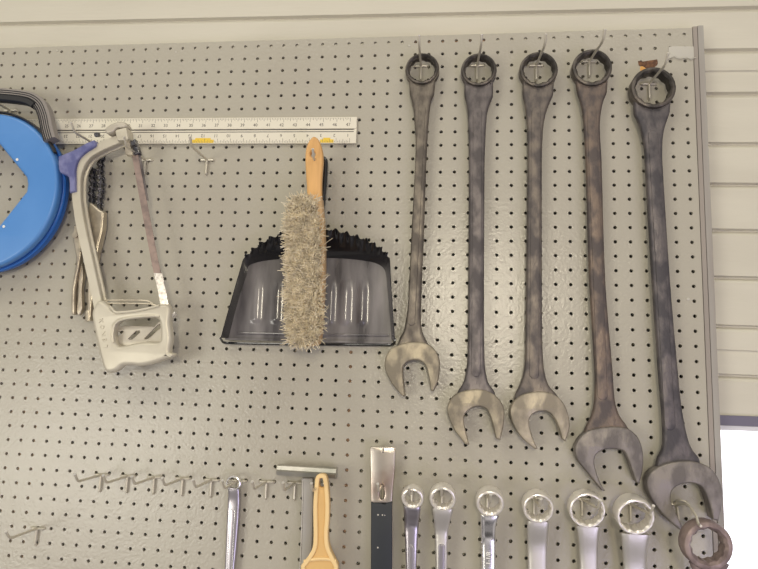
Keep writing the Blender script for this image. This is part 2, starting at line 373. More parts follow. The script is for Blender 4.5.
# ------------------------------------------------------------------ peg hooks
def make_hook(name='pegboard_hook', length=.075, bend=(.012, .014)):
    t = thing(name, '', 'hook', (0, 0, 0), 'wire hooks plugged into the pegboard')
    r = .0022
    pts = [(0, -.0045, 0), (0, -.02, 0), (0, -length + .006, 0), (0, -length, .0012), (0, -length - bend[0]*.4, bend[1]*.35), (0, -length - bend[0], bend[1])]
    MB().tube(pts, r, 10, up=(1, 0, 0)).build('arm', 'hook', t)
    MB().tube([(0, -length - bend[0]*.97, bend[1]*.97), (0, -length - bend[0]*1.03, bend[1]*1.03)], r*1.12, 10, up=(1,0,0)).build('tip', 'hooktip', t, label='bright worn wire tip')
    MB().tube([(-.0127, .009, .001), (-.0127, -.0015, 0), (-.0115, -.0033, 0), (0, -.0036, 0), (.0115, -.0033, 0), (.0127, -.0015, 0), (.0127, .009, .001)], r*.95, 10, up=(0, 0, 1)).build('crossbar', 'hook', t)
    MB().tube([(0, -.0036, 0), (0, -.0042, -.006), (0, -.0042, -.0265), (0, -.001, -.0285), (0, .004, -.0285)], r*.95, 10, up=(1, 0, 0)).build('pin', 'hook', t)
    return t
proto = make_hook(); used = [False]
def hook(px, py, label, rz=0):
    if not used[0]: h = proto; used[0] = True
    else:
        h = proto.copy(); COL.objects.link(h)
        for ch in proto.children:
            c = ch.copy(); COL.objects.link(c); c.parent = h
    h.location = at(px, py, -.0036) + Vector((0, .0036, 0)); h.rotation_euler.z = rz; h['label'] = label
    return h
hook(98, 146, 'zinc wire hook just left of the blue saw grip, its bare end over the ruler', R_(-3))
hook(145.5, 160, 'zinc wire hook behind the upper end of the hacksaw blade')
hook(207, 160, 'empty zinc wire hook standing alone between the hacksaw and the brush')
hook(322, 172, 'zinc wire hook holding the counter brush and the dustpan')
hook(10, 110.5, 'zinc wire hook inside the carrying handle of the blue reel')
hook(421, 66, 'zinc wire hook in the ring of the shortest dark wrench, leftmost of the five')
hook(477, 65.5, 'zinc wire hook in the ring of the second dark wrench from the left', R_(3))
hook(536, 65.5, 'zinc wire hook in the ring of the middle dark wrench', R_(4))
hook(589, 61.5, 'zinc wire hook in the ring of the fourth dark wrench from the left', R_(6))
hook(649, 84, 'zinc wire hook in the ring of the longest dark wrench by the board edge', R_(4))
rowt = ['leftmost hook of the lower row, the one with nothing to its left', 'second hook from the left end of the lower row', 'third hook from the left end of the lower row',
        'fourth hook from the left end of the lower row', 'hook just left of the slim wrench in the lower row', 'hook carrying the slim long wrench in the lower row',
        'empty hook just right of the slim wrench in the lower row', 'hook carrying the grey handled scraper in the lower row', 'hook carrying the yellow handled brush in the lower row']
for x, y, l in zip([101, 127.6, 154.3, 182.7, 211.5, 238.5, 266.5, 295, 321.5], [475, 476.2, 477.3, 478.6, 480.2, 481, 481.9, 483, 483.5], rowt):
    hook(x, y, 'zinc wire ' + l)
hook(37, 528.5, 'zinc wire hook alone near the lower left corner of the photo')
hook(383, 484, 'zinc wire hook in the teardrop slot of the pry bar')
hook(412, 487.5, 'zinc wire hook in the ring of the smallest chrome wrench beside the pry bar')
hook(442, 488, 'zinc wire hook in the ring of the second chrome wrench from the pry bar')
hook(487.5, 494, 'zinc wire hook in the ring of the glossy chrome wrench marked 1-1/8')
hook(534, 498, 'zinc wire hook in the ring of the fourth chrome wrench from the pry bar')
hook(581.5, 499, 'zinc wire hook in the ring of the fifth chrome wrench, its tip past the rim', R_(8))
hook(630, 504, 'zinc wire hook in the largest chrome ring, left of the rusty wrench', R_(8))

# ------------------------------------------------------------------ wrenches
def rounded_ring(c, R, r, d, bev, tilt=0, star=.07, pts=12, name='box_end', m='ring', parent=None, label=None):
    mb = MB(); n = pts*6; b = bev
    sec = [(r, d/2-b), (r+b*.8, d/2), (R-b, d/2), (R-b*.3, d/2-b*.3), (R, d/2-b), (R, -d/2+b), (R-b*.3, -d/2+b*.3), (R-b, -d/2), (r+b*.8, -d/2), (r, -d/2+b)]
    k = len(sec); vs = []
    for i in range(n):
        a = 2*math.pi*i/n; ph = (i % 6)/6; w = 1 - star*(1 - abs(2*ph-1))*1.0 + star*.2
        for j, (rad, y) in enumerate(sec):
            q = rad*w if j in (0, 9) else (rad + (rad*w-rad)*.5 if j in (1, 8) else rad)
            vs.append((q*math.cos(a), y, q*math.sin(a)))
    fs = [(i*k+j, i*k+(j+1) % k, ((i+1) % n)*k+(j+1) % k, ((i+1) % n)*k+j) for i in range(n) for j in range(k)]
    mt = Matrix.Translation(c) @ Matrix.Rotation(tilt, 4, 'X')
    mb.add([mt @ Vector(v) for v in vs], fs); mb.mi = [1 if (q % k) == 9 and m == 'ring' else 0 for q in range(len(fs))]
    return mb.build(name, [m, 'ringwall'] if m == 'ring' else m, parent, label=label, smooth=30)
def combo(name, label, group, ring, edges, jaw, mats, ys=(-.011, -.0245), yr=(-.006, -.0300), yj=(-.008, -.030), bev=.0055, panel=None, jawc=()):
    cx, cy, Rp, rp = ring
    ysm = (ys[0]+ys[1])/2; yrm = (yr[0]+yr[1])/2
    base = at(cx, cy, yrm); R = Rp*px2m(cx, cy, yrm); r = rp*px2m(cx, cy, yrm)
    t = thing(name, label, 'wrench', (base.x, 0, base.z), group)
    c2 = at(cx, cy, yrm)
    # neck and shank: one plate that wraps the ring and runs down to the jaw
    L = [at(xl, y, ysm) for y, xl, xr in edges]; Rr = [at(xr, y, ysm) for y, xl, xr in edges]
    a0 = R_(-32); a1 = R_(212); top = [(c2.x + R*.97*math.cos(a0+(a1-a0)*i/36), c2.z + R*.97*math.sin(a0+(a1-a0)*i/36)) for i in range(37)]
    lft = spline([(top[-1][0], top[-1][1])] + [(p.x, p.z) for p in L], closed=False, n=4)[1:]
    rgt = spline([(top[0][0], top[0][1])] + [(p.x, p.z) for p in Rr], closed=False, n=4)[1:]
    out = [tuple(p) for p in top] + [(p[0], p[1]) for p in lft] + [(p[0], p[1]) for p in rgt[::-1]]
    plate('shank', [out, circ(c2.x, c2.z, r*1.06, 48)], ys[0], ys[1], bev, mats[0], t, res=3)
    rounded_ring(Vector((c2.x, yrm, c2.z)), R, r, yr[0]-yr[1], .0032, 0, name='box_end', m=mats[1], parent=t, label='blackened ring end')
    if jaw:
        pj = PX(spline(jaw, corners=jawc, n=6), (yj[0]+yj[1])/2)
        plate('open_end', [pj], yj[0], yj[1], .0028, mats[2], t, res=3, label='worn open jaw end')
    if panel:
        pl = []
        (xa, ya, xb, yb_, w) = panel; A = at(xa, ya, ys[1]); B = at(xb, yb_, ys[1]); h = w*px2m(xa, ya, ys[1])/2; u = (B-A).normalized(); s = Vector((u.z, 0, -u.x))
        for i in range(13): a = math.pi*i/12; q = A + s*h*math.cos(a) - u*h*math.sin(a); pl.append((q.x, q.z))
        for i in range(13): a = math.pi*i/12; q = B - s*h*math.cos(a) + u*h*math.sin(a); pl.append((q.x, q.z))
        plate('raised_panel', [pl], ys[1]+.004, ys[1]-.0012, .0011, mats[0], t)
    return t
G1 = 'dark oversize combination wrenches in a row'
jaw1 = crop([(98,312),(85,300),(45,250),(21,190),(30,140),(62,108),(130,91),(190,97),(226,125),(243,170),(238,240),(219,290),(207,285),(200,235),(187,187),(165,167),(140,163),(110,172),(94,195),(97,250),(104,308)], 380, 320, 4.067)
combo('combination_wrench', 'shortest dark wrench, leftmost of the five, grey brown with a tan jaw', G1, (422.3, 71, 16.2, 13.2),
      [(95,410,434),(102,412,431),(115,414,429.3),(150,415.7,426.9),(240,411.2,423.7),(300,408.3,421.3),(318,406.3,421),(330,404,422),(338,400,425),(348,396,430)], jaw1, ('ox1','ring','jaw1'), panel=(422,108,411.5,322,7), jawc=(0,11,12,20))
jaw2 = crop([(347,503),(300,440),(274,370),(285,325),(320,295),(390,281),(450,295),(490,330),(504,370),(500,430),(487,487),(470,480),(452,400),(432,362),(400,350),(370,358),(345,382),(342,420),(363,505)], 380, 320, 4.067)
combo('combination_wrench', 'second dark wrench from the left, straight violet grey shank and scratched brown jaw', G1, (478.6, 72.0, 17.3, 14.0),
      [(96,464.5,493),(104,466.3,489.8),(116,467.8,486.8),(165,469,484.6),(330,468,484),(360,467.5,484.6),(372,466,485.7),(383,463,488.5),(391,458,494),(399,456,496)], jaw2, ('ox2','ring','jaw1'), panel=(477.5,112,476,372,9), jawc=(0,10,11,18))
jaw3 = [(534.4,448.6),(521,437),(512.5,423),(509.8,410),(513.5,401),(522,394.5),(537,391.5),(552,394),(562,402),(567.5,415),(568.5,428),(564.5,441),(561.5,439),(556,422),(550,413.5),(543,410.5),(533,413),(528.5,420),(531,434),(537,448)]
combo('combination_wrench', 'middle one of the five dark wrenches, with a clean tan jaw', G1, (538, 71.8, 18.8, 15.2),
      [(95,522.5,553),(102,523.7,550),(113,525.5,546),(130,527,543),(165,527.5,541.8),(330,525.5,542),(360,525,543),(375,523,545),(386,519,549),(394,515,556),(401,514,560)], jaw3, ('ox3','ring','jaw3'), panel=(536,112,534,374,9), jawc=(0,11,12,19))
jaw4 = crop([(180,350),(115,270),(70,210),(62,160),(85,115),(130,85),(220,72),(290,80),(335,120),(355,180),(355,250),(340,320),(325,310),(300,235),(275,180),(240,168),(190,170),(155,190),(145,230),(165,300),(190,350)], 560, 410, 4.376)
combo('combination_wrench', 'fourth dark wrench from the left, warm brown shank and dull grey jaw', G1, (591, 70, 19.8, 15.8),
      [(93,577,606.5),(102,580,603),(115,582.5,600.5),(130,583.7,599.7),(165,585.5,601.5),(280,589,605),(370,594.3,612.3),(400,594,614.5),(415,591,619),(425,586,626),(436,582,632)], jaw4, ('ox4','ring','jaw4'), panel=(591.5,110,602.5,395,9.5), jawc=(0,11,12,20))
jaw5 = crop([(520,522),(440,450),(387,375),(371,310),(390,268),(440,236),(520,220),(590,225),(650,252),(688,310),(700,380),(682,480),(655,470),(640,400),(612,335),(570,315),(520,320),(482,345),(475,390),(500,450),(532,516)], 560, 410, 4.376)
combo('combination_wrench', 'longest dark wrench, blue grey, rightmost of the five beside the board edge', G1, (651.5, 90.3, 22.3, 17.8),
      [(114,634,669),(123,638,665.8),(135,641.5,662.7),(150,644.3,661.7),(165,645,662),(280,651.7,669.3),(370,658,677),(400,660.5,680),(420,662,683),(440,662.5,687.5),(450,661,692),(458,657,698),(468,655,700)], jaw5, ('ox5','ring','jaw4'),
      ys=(-.011, -.0265), yr=(-.006, -.0330), yj=(-.008, -.033), panel=(653,135,670,425,10), jawc=(0,11,12,20))

def chrome(label, ring, outer, tilt, depth, edges, mats, yring, ys, slot=None, text=None, bev=.003, rings=None, group='chrome wrenches hanging in the bottom row'):
    """ring = front hole centre px, hole r px; outer = outer radius px"""
    cx, cy, rp = ring; m1 = px2m(cx, cy, yring); R = outer*m1; r = rp*m1
    fc = at(cx, cy, yring); ax = Vector((0, -math.cos(tilt), -math.sin(tilt))); c = fc - ax*depth/2
    t = thing('wrench', label, 'wrench', (c.x, 0, c.z), group)
    rounded_ring(c, R, r, depth, min(.0045, (R-r)*.7), tilt, name='box_end', m=mats[0], parent=t, star=.09)
    ysm = (ys[0]+ys[1])/2
    L = [at(xl, y, ysm) for y, xl, xr in edges]; Q = [at(xr, y, ysm) for y, xl, xr in edges]
    # shank lofted along its length, leaning forward to meet the ring
    y0 = c.y; mb = MB(); N = 20; k = 16; secs = []
    lz = [p.z for p in L]; 
    Ls = spline([(xl, y) for y, xl, xr in edges], closed=False, n=4); Qs = spline([(xr, y) for y, xl, xr in edges], closed=False, n=4)
    vs = []
    for i, (a, b) in enumerate(zip(Ls, Qs)):
        f = max(0, 1 - (a[1]-Ls[0][1])/(outer*1.9)); yc = ysm + (y0 - ysm)*f*f*(3-2*f)
        A = at(a[0], a[1], yc); B = at(b[0], b[1], yc); z = (A.z + B.z)/2
        hw = (B.x-A.x)/2; xc = (A.x+B.x)/2; hd = (ys[0]-ys[1])/2
        for j in range(k):
            an = 2*math.pi*(j+.5)/k; ca, sa = math.cos(an), math.sin(an); e = .5
            vs.append((xc + hw*math.copysign(abs(ca)**e, ca), yc + hd*math.copysign(abs(sa)**.7, sa), z))
    n = len(Ls); fs = [(i*k+j, i*k+(j+1) % k, (i+1)*k+(j+1) % k, (i+1)*k+j) for i in range(n-1) for j in range(k)] + [tuple(range(k)), tuple(range((n-1)*k, n*k))]
    mb.add(vs, fs); mb.build('shank', mats[1], t, smooth=40)
    if slot:
        (xa, ya, xb, yb_, w) = slot; yy = ys[1]
        A = at(xa, ya, yy); B = at(xb, yb_, yy); h = w*px2m(xa, ya, yy)/2; u = (B-A).normalized(); s = Vector((u.z, 0, -u.x)); pl = []
        for i in range(9): a = math.pi*i/8; pl.append(A + s*h*math.cos(a) - u*h*math.sin(a))
        for i in range(9): a = math.pi*i/8; pl.append(B - s*h*math.cos(a) + u*h*math.sin(a))
        rim = MB(); rim.tube([p + Vector((0, .0002, 0)) for p in pl], .0009, 6, closed=True); rim.build('rim', 'chrome', t, label='raised rim around the name panel')
        plate('name_panel', [[(p.x, p.z) for p in pl]], yy + .002, yy - .0003, .0002, 'satin2', t, label='darker recessed name panel')
    if text:
        tx, x, y, sz = text; q = MB(); q.addmesh(textmesh(tx, sz, .0009), 0, textmtx(at(x, y, ys[1] - .0003), -math.pi/2)); q.build('size_marking', 'white', t, smooth=0, label='raised size marking 1-1/8')
    return t
T = R_(16)
def ext(xl, xr, xl2, xr2, y1, y2=640):            # continue the shank beyond the frame
    return (y2, xl + (xl2-xl)*(y2-y1)/60, xr + (xr2-xr)*(y2-y1)/60)
w0 = chrome('slim long chrome wrench hanging in the lower row left of the yellow handled brush', (233, 483.5, 5.2), 7.6, R_(5), .010,
       [(488,228.0,239.4),(495,228.4,240),(510,227.6,239.6),(540,226.2,237.4),(568,225,234.8),(620,222.5,231)], ('chrome','satin2'), -.022, (-.010,-.017), slot=(232.4,512,228,600,4.6), group='chrome wrenches hanging in the bottom row')
chrome('smallest chrome wrench right beside the black pry bar', (412.4, 499.2, 7.9), 11.3, T, .021,
       [(506.5,403.6,421.0),(511,403.9,420.4),(517,404.3,419.6),(528,404.6,418.6),(545,405.4,417.6),(569,406.2,416.6),(640,408,415.5)], ('chromering','satin2'), -.052, (-.020,-.030), slot=(411.4,548,411.8,625,5.4))
chrome('second chrome wrench from the pry bar, satin with a shaded name panel', (442.6, 499.8, 9.6), 13.4, T, .022,
       [(508.5,432.2,453.5),(513,432.8,452.4),(520,433.7,450.5),(532,434.8,448.4),(545,435.4,447.6),(569,435.9,447.4),(640,436.4,446.5)], ('chromering','satin'), -.052, (-.020,-.030), slot=(441.7,547,441.6,625,6))
chrome('glossy chrome wrench marked 1-1/8, third from the pry bar', (490.2, 504.3, 10.6), 14.2, T, .024,
       [(515,480,499.4),(519,480.2,498.0),(526,480.6,496),(545,481,495.8),(569,481.5,495.6),(640,482,495)], ('chromering','chrome'), -.055, (-.022,-.035), text=('1-1/8', 488.5, 558.5, .0095))
# extra collar below the ring of the glossy wrench is part of its casting
chrome('fourth chrome wrench from the pry bar, plain satin shank', (538.6, 509, 12.6), 15.6, R_(12), .026,
       [(521,527.2,549.4),(526,527.2,548.6),(540,527.3,547.3),(569,528,547),(640,529,546.5)], ('chromering','satin'), -.055, (-.022,-.033))
chrome('fifth chrome wrench from the pry bar, thin bright ring', (587.6, 511, 15.4), 18.3, R_(10), .024,
       [(526,575.5,600.5),(531,577,599.3),(545,578.8,598),(569,579.8,597.6),(640,581,597)], ('chromering','satin'), -.050, (-.022,-.033))
chrome('largest chrome wrench, sixth from the pry bar, beside the rusty ring', (636, 517.5, 15.8), 19.3, R_(12), .030,
       [(533.5,620.5,650.5),(539,621.5,648.6),(552,622.5,646.5),(569,623.5,646),(640,626,646.5)], ('chromering','satin'), -.060, (-.024,-.037))
chrome('rusty pinkish brown wrench at the bottom right corner of the board', (709.2, 546.5, 17.4), 25.0, R_(2), .030,
       [(563,689,729),(573,693,724),(586,697,720),(604,699,719),(660,703,724)], ('rust','rust'), -.088, (-.055,-.070))
# hook with a curled end that carries the rusty wrench
t = thing('curled_hook', 'zinc hook with a curled wire end inside the jaw of the longest wrench', 'hook', at(676, 506, 0))
def P3(L): return [at(x, y, Y) for x, y, Y in L]
MB().tube(spline(P3([(671,503.5,-.004),(676,505.5,-.008),(684,504,-.03),(690,507,-.055),(696,516,-.075),(698.5,524,-.088),(701,526,-.099)]), closed=False, n=6), .0019, 10, up=(0,0,1)).build('arm', 'hook', t)
MB().tube(P3([(668.5,502,.003),(671.5,503.5,-.0036),(681,505,-.0036),(687,505.5,.003)]), .0018, 10, up=(0,0,1)).build('crossbar', 'hook', t)
MB().tube(P3([(677,504.5,-.0036),(678,512,-.0042),(679,521,-.0042)]), .0018, 10, up=(1,0,0)).build('pin', 'hook', t)
MB().tube(spline(P3([(674,505,-.004),(677,500.5,-.012),(684,501,-.02),(690,506,-.02),(692,514,-.014)]), closed=False, n=6), .0014, 8, up=(0,0,1)).build('spring_clip', 'hook', t)

# ------------------------------------------------------------------ ruler
yr0, yr1 = -.0015, -.0055
A = at(30, 119.3, yr1); B = at(357, 117.2, yr1); Cc = at(356.8, 143.4, yr1)
zt = (at(300, 117.6, yr1).z); zb2 = at(300, 143.8, yr1).z; xr = B.x; xl = xr - 47.9*S
tilt = 0
ru = thing('aluminium_ruler', 'long cream faced straightedge ruler with black centre lines behind the hacksaw', 'ruler', (xr, 0, zb2))
def rz_(x): return (at(180, 118.4, yr1).z - zt) / (at(180,118.4,yr1).x - at(300,117.6,yr1).x)
sl = rz_(0)
print('ruler slope', sl, 'height', zt - zb2)
def rp(dx, fz, dy=0): # dx metres from right end, fz 0..1 from bottom
    x = xr - dx; return Vector((x, yr1 + dy, zb2 + (zt-zb2)*fz + sl*(x - xr)))
def rquad(mb, d0, d1, f0, f1, ya, yb):
    vs = []
    for y in (ya, yb):
        for d, f in ((d0, f0), (d1, f0), (d1, f1), (d0, f1)): p = rp(d, f); vs.append((p.x, y, p.z))
    mb.add(vs, [(0,1,2,3),(4,7,6,5),(0,4,5,1),(1,5,6,2),(2,6,7,3),(3,7,4,0)])
Lr = 47.9*S
mb = MB(); rquad(mb, 0, Lr, 0, 1, yr0, yr1 + .001); rquad(mb, .0006, Lr-.0006, .005, .50, yr0, yr1); rquad(mb, .0006, Lr-.0006, .56, .995, yr0, yr1)
mb.build('blade', 'ruler', ru, smooth=0)
mb = MB(); rquad(mb, .005, Lr-.005, .515, .545, yr1+.0006, yr1-.0002); rquad(mb, .005, Lr-.005, .425, .452, yr1+.0006, yr1-.0002)
mb.build('groove_lines', 'ink', ru, smooth=0, label='two black centre lines')
mb = MB()
for i in range(0, 48*8):
    d = i*S/8 + .012
    if d > Lr - .004 or d > 33*S: continue
    h = .16 if i % 8 == 0 else (.12 if i % 4 == 0 else (.09 if i % 2 == 0 else .06))
    rquad(mb, d, d+.0006, .97-h, .97, yr1+.0002, yr1-.00012); rquad(mb, d, d+.0006, .03, .03+h, yr1+.0002, yr1-.00012)
mb.build('graduations', 'ink', ru, smooth=0)
mb = MB()
for k in range(1, 33):
    d = (k-1)*S + .016
    p = rp(d, .70, -.00012); mb.addmesh(textmesh(str(48-k), .0085, .0001), 0, textmtx(p, 0))
    p = rp(d, .30, -.00012); mb.addmesh(textmesh(str(k), .0085, .0001), 0, textmtx(p, math.pi))
mb.build('numerals', 'ink', ru, smooth=0)
for (xa, xb) in ((320, 333.5), (192, 213.5)):
    d0 = xr - at(xb, 142, yr1).x; d1 = xr - at(xa, 142, yr1).x; mb = MB(); rquad(mb, d0, d1, .02, .15, yr1+.0002, yr1-.0001); rquad(mb, d0+.006, d1-.006, .15, .21, yr1+.0002, yr1-.0001)
    mb.build('yellow_mark', 'yellow', ru, smooth=0, label='yellow mark on the lower scale')

# ------------------------------------------------------------------ blue reel
yb_, yf_ = -.012, -.050
cf = at(-19, 190, yf_); s_ = px2m(-10, 190, -.03); Rr_ = 75*px2m(-10, 192, -.031)
cx_, cz_ = cf.x, cf.z
reel = thing('fish_tape_reel', 'round blue plastic tape reel with an octagonal opening at the left edge', 'tape reel', (cx_, 0, cz_ - Rr_))
hexf = PX([(25.5,177),(26.5,184),(25.5,191),(-3,227),(-9,231),(-31,231),(-37,227),(-67,191),(-67,176),(-37,142),(-31,138),(-9,138),(-3,142)], yf_)
outc = circ(cx_, cz_, Rr_, 96)
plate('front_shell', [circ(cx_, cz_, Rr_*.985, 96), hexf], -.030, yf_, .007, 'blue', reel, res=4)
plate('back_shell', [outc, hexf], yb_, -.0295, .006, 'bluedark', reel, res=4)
mb = MB(); mb.tube([(p[0], -.0298, p[1]) for p in circ(cx_, cz_, Rr_*1.002, 96)], .0016, 6, closed=True, up=(0,1,0)); mb.build('seam', 'bluedark', reel, label='raised seam between the shells')
for (x, y) in ((17.4, 159.7), (4, 226.6)):
    p = at(x, y, yf_); mb = MB(); mb.tube([(p.x, yf_+.001, p.z), (p.x, yf_-.001, p.z), (p.x, yf_-.0014, p.z)], .0026, 12, up=(0,0,1), scales=[1,1,.6]); mb.build('rivet', 'white', reel, label='small white rivet')
# handle
cl = spline([(-60,100),(-45,97),(-25,95.5),(0,95.5),(20,97.2),(33,99.8),(41.5,106),(46.3,117),(49.0,130),(52,141)], closed=False, n=5)
def sec_rect(w, d, c=.3):
    return [(-w, -d*(1-c)), (-w*(1-c), -d), (w*(1-c), -d), (w, -d*(1-c)), (w, d*(1-c)), (w*(1-c), d), (-w*(1-c), d), (-w, d*(1-c))]
hp = [at(p[0], p[1], -.045) for p in cl]
mb = MB(); mb.sweep(hp, sec_rect(.0118, .011)); hh = mb.build('carrying_handle', 'greygrip', reel, label='grey and black ribbed carrying handle')
def offs(pts, d, y):
    out = []
    for i, p in enumerate(pts):
        a = pts[max(i-1, 0)]; b = pts[min(i+1, len(pts)-1)]; t_ = (b-a).normalized(); s__ = Vector((t_.z, 0, -t_.x)); q = p + s__*d; out.append(Vector((q.x, y, q.z)))
    return out
for d, r in ((-.0065, .0009), (-.0025, .0010), (.0015, .0010), (.0055, .0012), (.009, .0014)):
    MB().tube(offs(hp, d, -.0562), r, 6).build('grip_rib', 'rubber', hh, label='black rib along the grip')
top = [p for p in hp if p.x < at(41, 106, -.045).x]
MB().sweep(offs(top, .0085, -.050), sec_rect(.006, .0095)).build('grip_pad', 'rubber', hh, label='black rubber pad under the grip')
arc = [(cx_ + Rr_*1.008*math.cos(a), -.044, cz_ + Rr_*1.008*math.sin(a)) for a in [R_(28 + k*4) for k in range(31)]]
MB().sweep(arc, sec_rect(.0016, .005)).build('handle_rim', 'rubber', reel, label='black rim strip above the blue shell')

# ------------------------------------------------------------------ hacksaw
ya, yc2 = -.030, -.050
saw = thing('hacksaw', 'silver alloy hacksaw with a violet blue corner grip, handle hanging down', 'hacksaw', at(100, 146, -.04))
cl = spline([(99.5,310),(98.2,302),(92.9,278),(87.6,254),(82.3,230),(79,212),(77.3,196),(78.2,175),(85.5,158.5),(99,148.5),(122,138.5)], closed=False, n=6)
fr = [at(p[0], p[1], -.048) for p in cl]; w = px2m(90, 230, -.048)*4.3
mb = MB()
isec = [(-w, .003), (-w*.9, .004), (w*.9, .004), (w, .003), (w, -.002), (w*.45, -.004), (w*.45, -.012), (w, -.014), (w, -.018), (w*.9, -.019), (-w*.9, -.019), (-w, -.018), (-w, -.014), (-w*.45, -.012), (-w*.45, -.004), (-w, -.002)]
mb.sweep(fr, isec); mb.build('frame', 'alu', saw)
gp_ = spline(crop([(35,230),(95,205),(150,175),(180,163),(187,185),(150,210),(118,240),(104,280),(104,330),(104,372),(80,377),(76,315),(40,292)], 50, 100, 4.067), corners=(0,3,9,10), n=4)
plate('corner_grip', [PX(gp_, -.056)], -.026, -.058, .003, 'violet', saw, label='violet blue plastic corner grip')
# tension knob, block, clevis
kp = spline(crop([(293,135),(300,120),(330,97),(385,80),(425,88),(432,115),(400,120),(370,122),(340,150),(305,155)], 60, 110, 6.32), n=4)
plate('tension_knob', [PX(kp, -.055)], -.040, -.062, .004, 'alu2', saw, label='cast tension wing knob')
bp = crop([(357,140),(368,130),(428,118),(440,185),(432,197),(372,200)], 60, 110, 6.32)
plate('tension_block', [PX(bp, -.056)], -.036, -.062, .002, 'alu', saw)
bp = crop([(402,190),(438,188),(462,285),(418,283)], 60, 110, 6.32)
plate('blade_clevis', [PX(bp, -.055)], -.040, -.057, .0012, 'nickel', saw)
bp = crop([(438,195),(460,190),(470,180),(500,270),(462,285)], 60, 110, 6.32)
plate('clevis_plate', [PX(bp, -.050)], -.036, -.050, .0012, 'chain', saw, label='dark rear clevis plate')
p = at(134, 144, -.056); MB().tube([(p.x,-.05,p.z),(p.x,-.060,p.z)], .004, 12, up=(0,0,1)).build('clevis_bolt', 'chain', saw, label='dark clevis bolt')
p = at(99, 136, -.04); MB().tube([(p.x-.004,-.046,p.z),(p.x+.004,-.046,p.z)], .0045, 6, up=(0,0,1)).build('frame_nut', 'chain', saw, label='small dark nut on the frame')
# blade: a flat strip
def strip(L, yk, th):
    mb = MB(); vs = []
    for (x1, x2, y) in L:
        a = at(x1, y, yk); b = at(x2, y, yk); vs += [(a.x, yk, a.z), (b.x, yk+.004, b.z), (b.x, yk+.004+th, b.z), (a.x, yk+th, a.z)]
    n = len(L); fs = [(i*4+j, i*4+(j+1) % 4, i*4+4+(j+1) % 4, i*4+4+j) for i in range(n-1) for j in range(4)] + [(0,1,2,3), ((n-1)*4, n*4-1, n*4-2, n*4-3)]
    mb.add(vs, fs); return mb
strip([(131,136.2,150),(137,142.6,185),(144.4,150.4,225),(151,157,260),(154,160.4,274)], -.049, .0012).build('blade', 'blade', saw, smooth=0, label='worn pinkish brown blade')
strip([(153.8,161,273),(157.4,164.4,288),(160.6,168,306)], -.0492, .0016).build('blade_end', 'bladebare', saw, smooth=0, label='bare whitish lower end of the blade')
strip([(135.2,139.2,152),(141.6,145.0,185),(144.6,147.4,200)], -.044, .0012).build('blade_dark_strip', 'ox2', saw, smooth=0, label='dark strip beside the blade top')  # thin dark strip set behind the upper blade
# handle
H = crop([(85,72),(115,68),(150,95),(185,130),(215,136),(330,124),(440,100),(480,90),(532,90),(548,130),(540,200),(552,300),(541,390),(562,398),(572,410),(560,424),(530,434),(440,464),(360,480),(300,476),(245,480),(205,512),(150,522),(122,490),(90,370),(60,230),(50,140)], 85, 290, 6.32)
Hh = crop([(200,225),(235,197),(330,182),(440,177),(475,200),(482,310),(465,330),(400,328),(330,335),(225,355),(200,330),(190,270)], 85, 290, 6.32)
yhf = -.066; yhm = -.060
plate('handle', [PX(spline(H, n=4, corners=(8,)), yhm), PX(spline(Hh, n=4), yhm)], -.046, yhf, .0075, 'alu', saw, res=4)
web = crop([(180,240),(215,232),(300,226),(440,230),(470,195),(510,190),(512,330),(465,350),(330,350),(225,366),(180,345)], 85, 290, 6.32)
slots = [crop(q, 85, 290, 6.32) for q in ([(204,266),(238,258),(243,264),(212,296),(205,294)], [(276,306),(325,258),(346,258),(350,266),(300,312),(280,314)], [(376,306),(460,222),(476,214),(480,238),(402,308),(380,312)])]
plate('knuckle_web', [PX(web, -.050)] + [PX(q, -.050) for q in slots], -.047, -.0515, .0012, 'alu2', saw, label='slotted inner web of the handle')
rim = spline(crop([(160,100),(188,132),(215,137),(330,125),(440,102),(470,94)], 85, 290, 6.32), closed=False, n=4)
MB().tube([at(q[0], q[1]+.8, yhf-.0002) for q in rim], .0022, 8).build('upper_rib', 'alu', saw, label='raised rib along the handle top')
rim = spline(crop([(178,330),(176,270),(190,215),(235,186),(330,170),(440,164),(470,168)], 85, 290, 6.32), closed=False, n=4)
MB().tube([at(q[0], q[1], yhf-.0002) for q in rim], .0022, 8).build('lower_rib', 'alu', saw, label='raised rib around the handle opening')
for dy, x0_, x1_ in ((0, 104, 148), (3.3, 107, 151)):
    wp = spline([(x0_,300.3+dy*.9),(125,300.2+dy),(x1_-2,300.6+dy),(x1_+4,303.2+dy*.6),(x1_+8,307)], closed=False, n=5)
    MB().tube([at(q[0], q[1], -.052 - .004*(dy > 0)) for q in wp], .0012, 8).build('wire_guard', 'nickel', saw, label='thin wire guard above the handle')
mb = MB(); p = at(172, 314, -.05); mb.tube([(p.x-.006, -.05, p.z+.001), (p.x+.006, -.05, p.z-.001)], .0055, 6, up=(0,0,1)); mb.build('wing_nut', 'bladebare', saw, label='bright nut at the lower blade end')
mb = MB()
a = at(106, 340, yhf); b = at(101.5, 315, yhf)
for k, ch in enumerate('LENOX'):
    f = k/4.; p = at(105.8 - 4.4*f, 346.5 - 26*f, yhf); mb.addmesh(textmesh(ch, .0105, .0012), 0, textmtx(p, -math.pi/2 - R_(10)))
mb.build('embossed_letters', 'alu', saw, smooth=0, label='embossed letters running up the handle')
lo = spline(crop([(228,455),(300,462),(380,455),(460,440),(535,415)], 85, 290, 6.32), closed=False, n=4)
MB().tube([at(q[0], q[1], -.0615) for q in lo], .0035, 8).build('grip_edge', 'alu2', saw, label='darker textured edge under the grip')

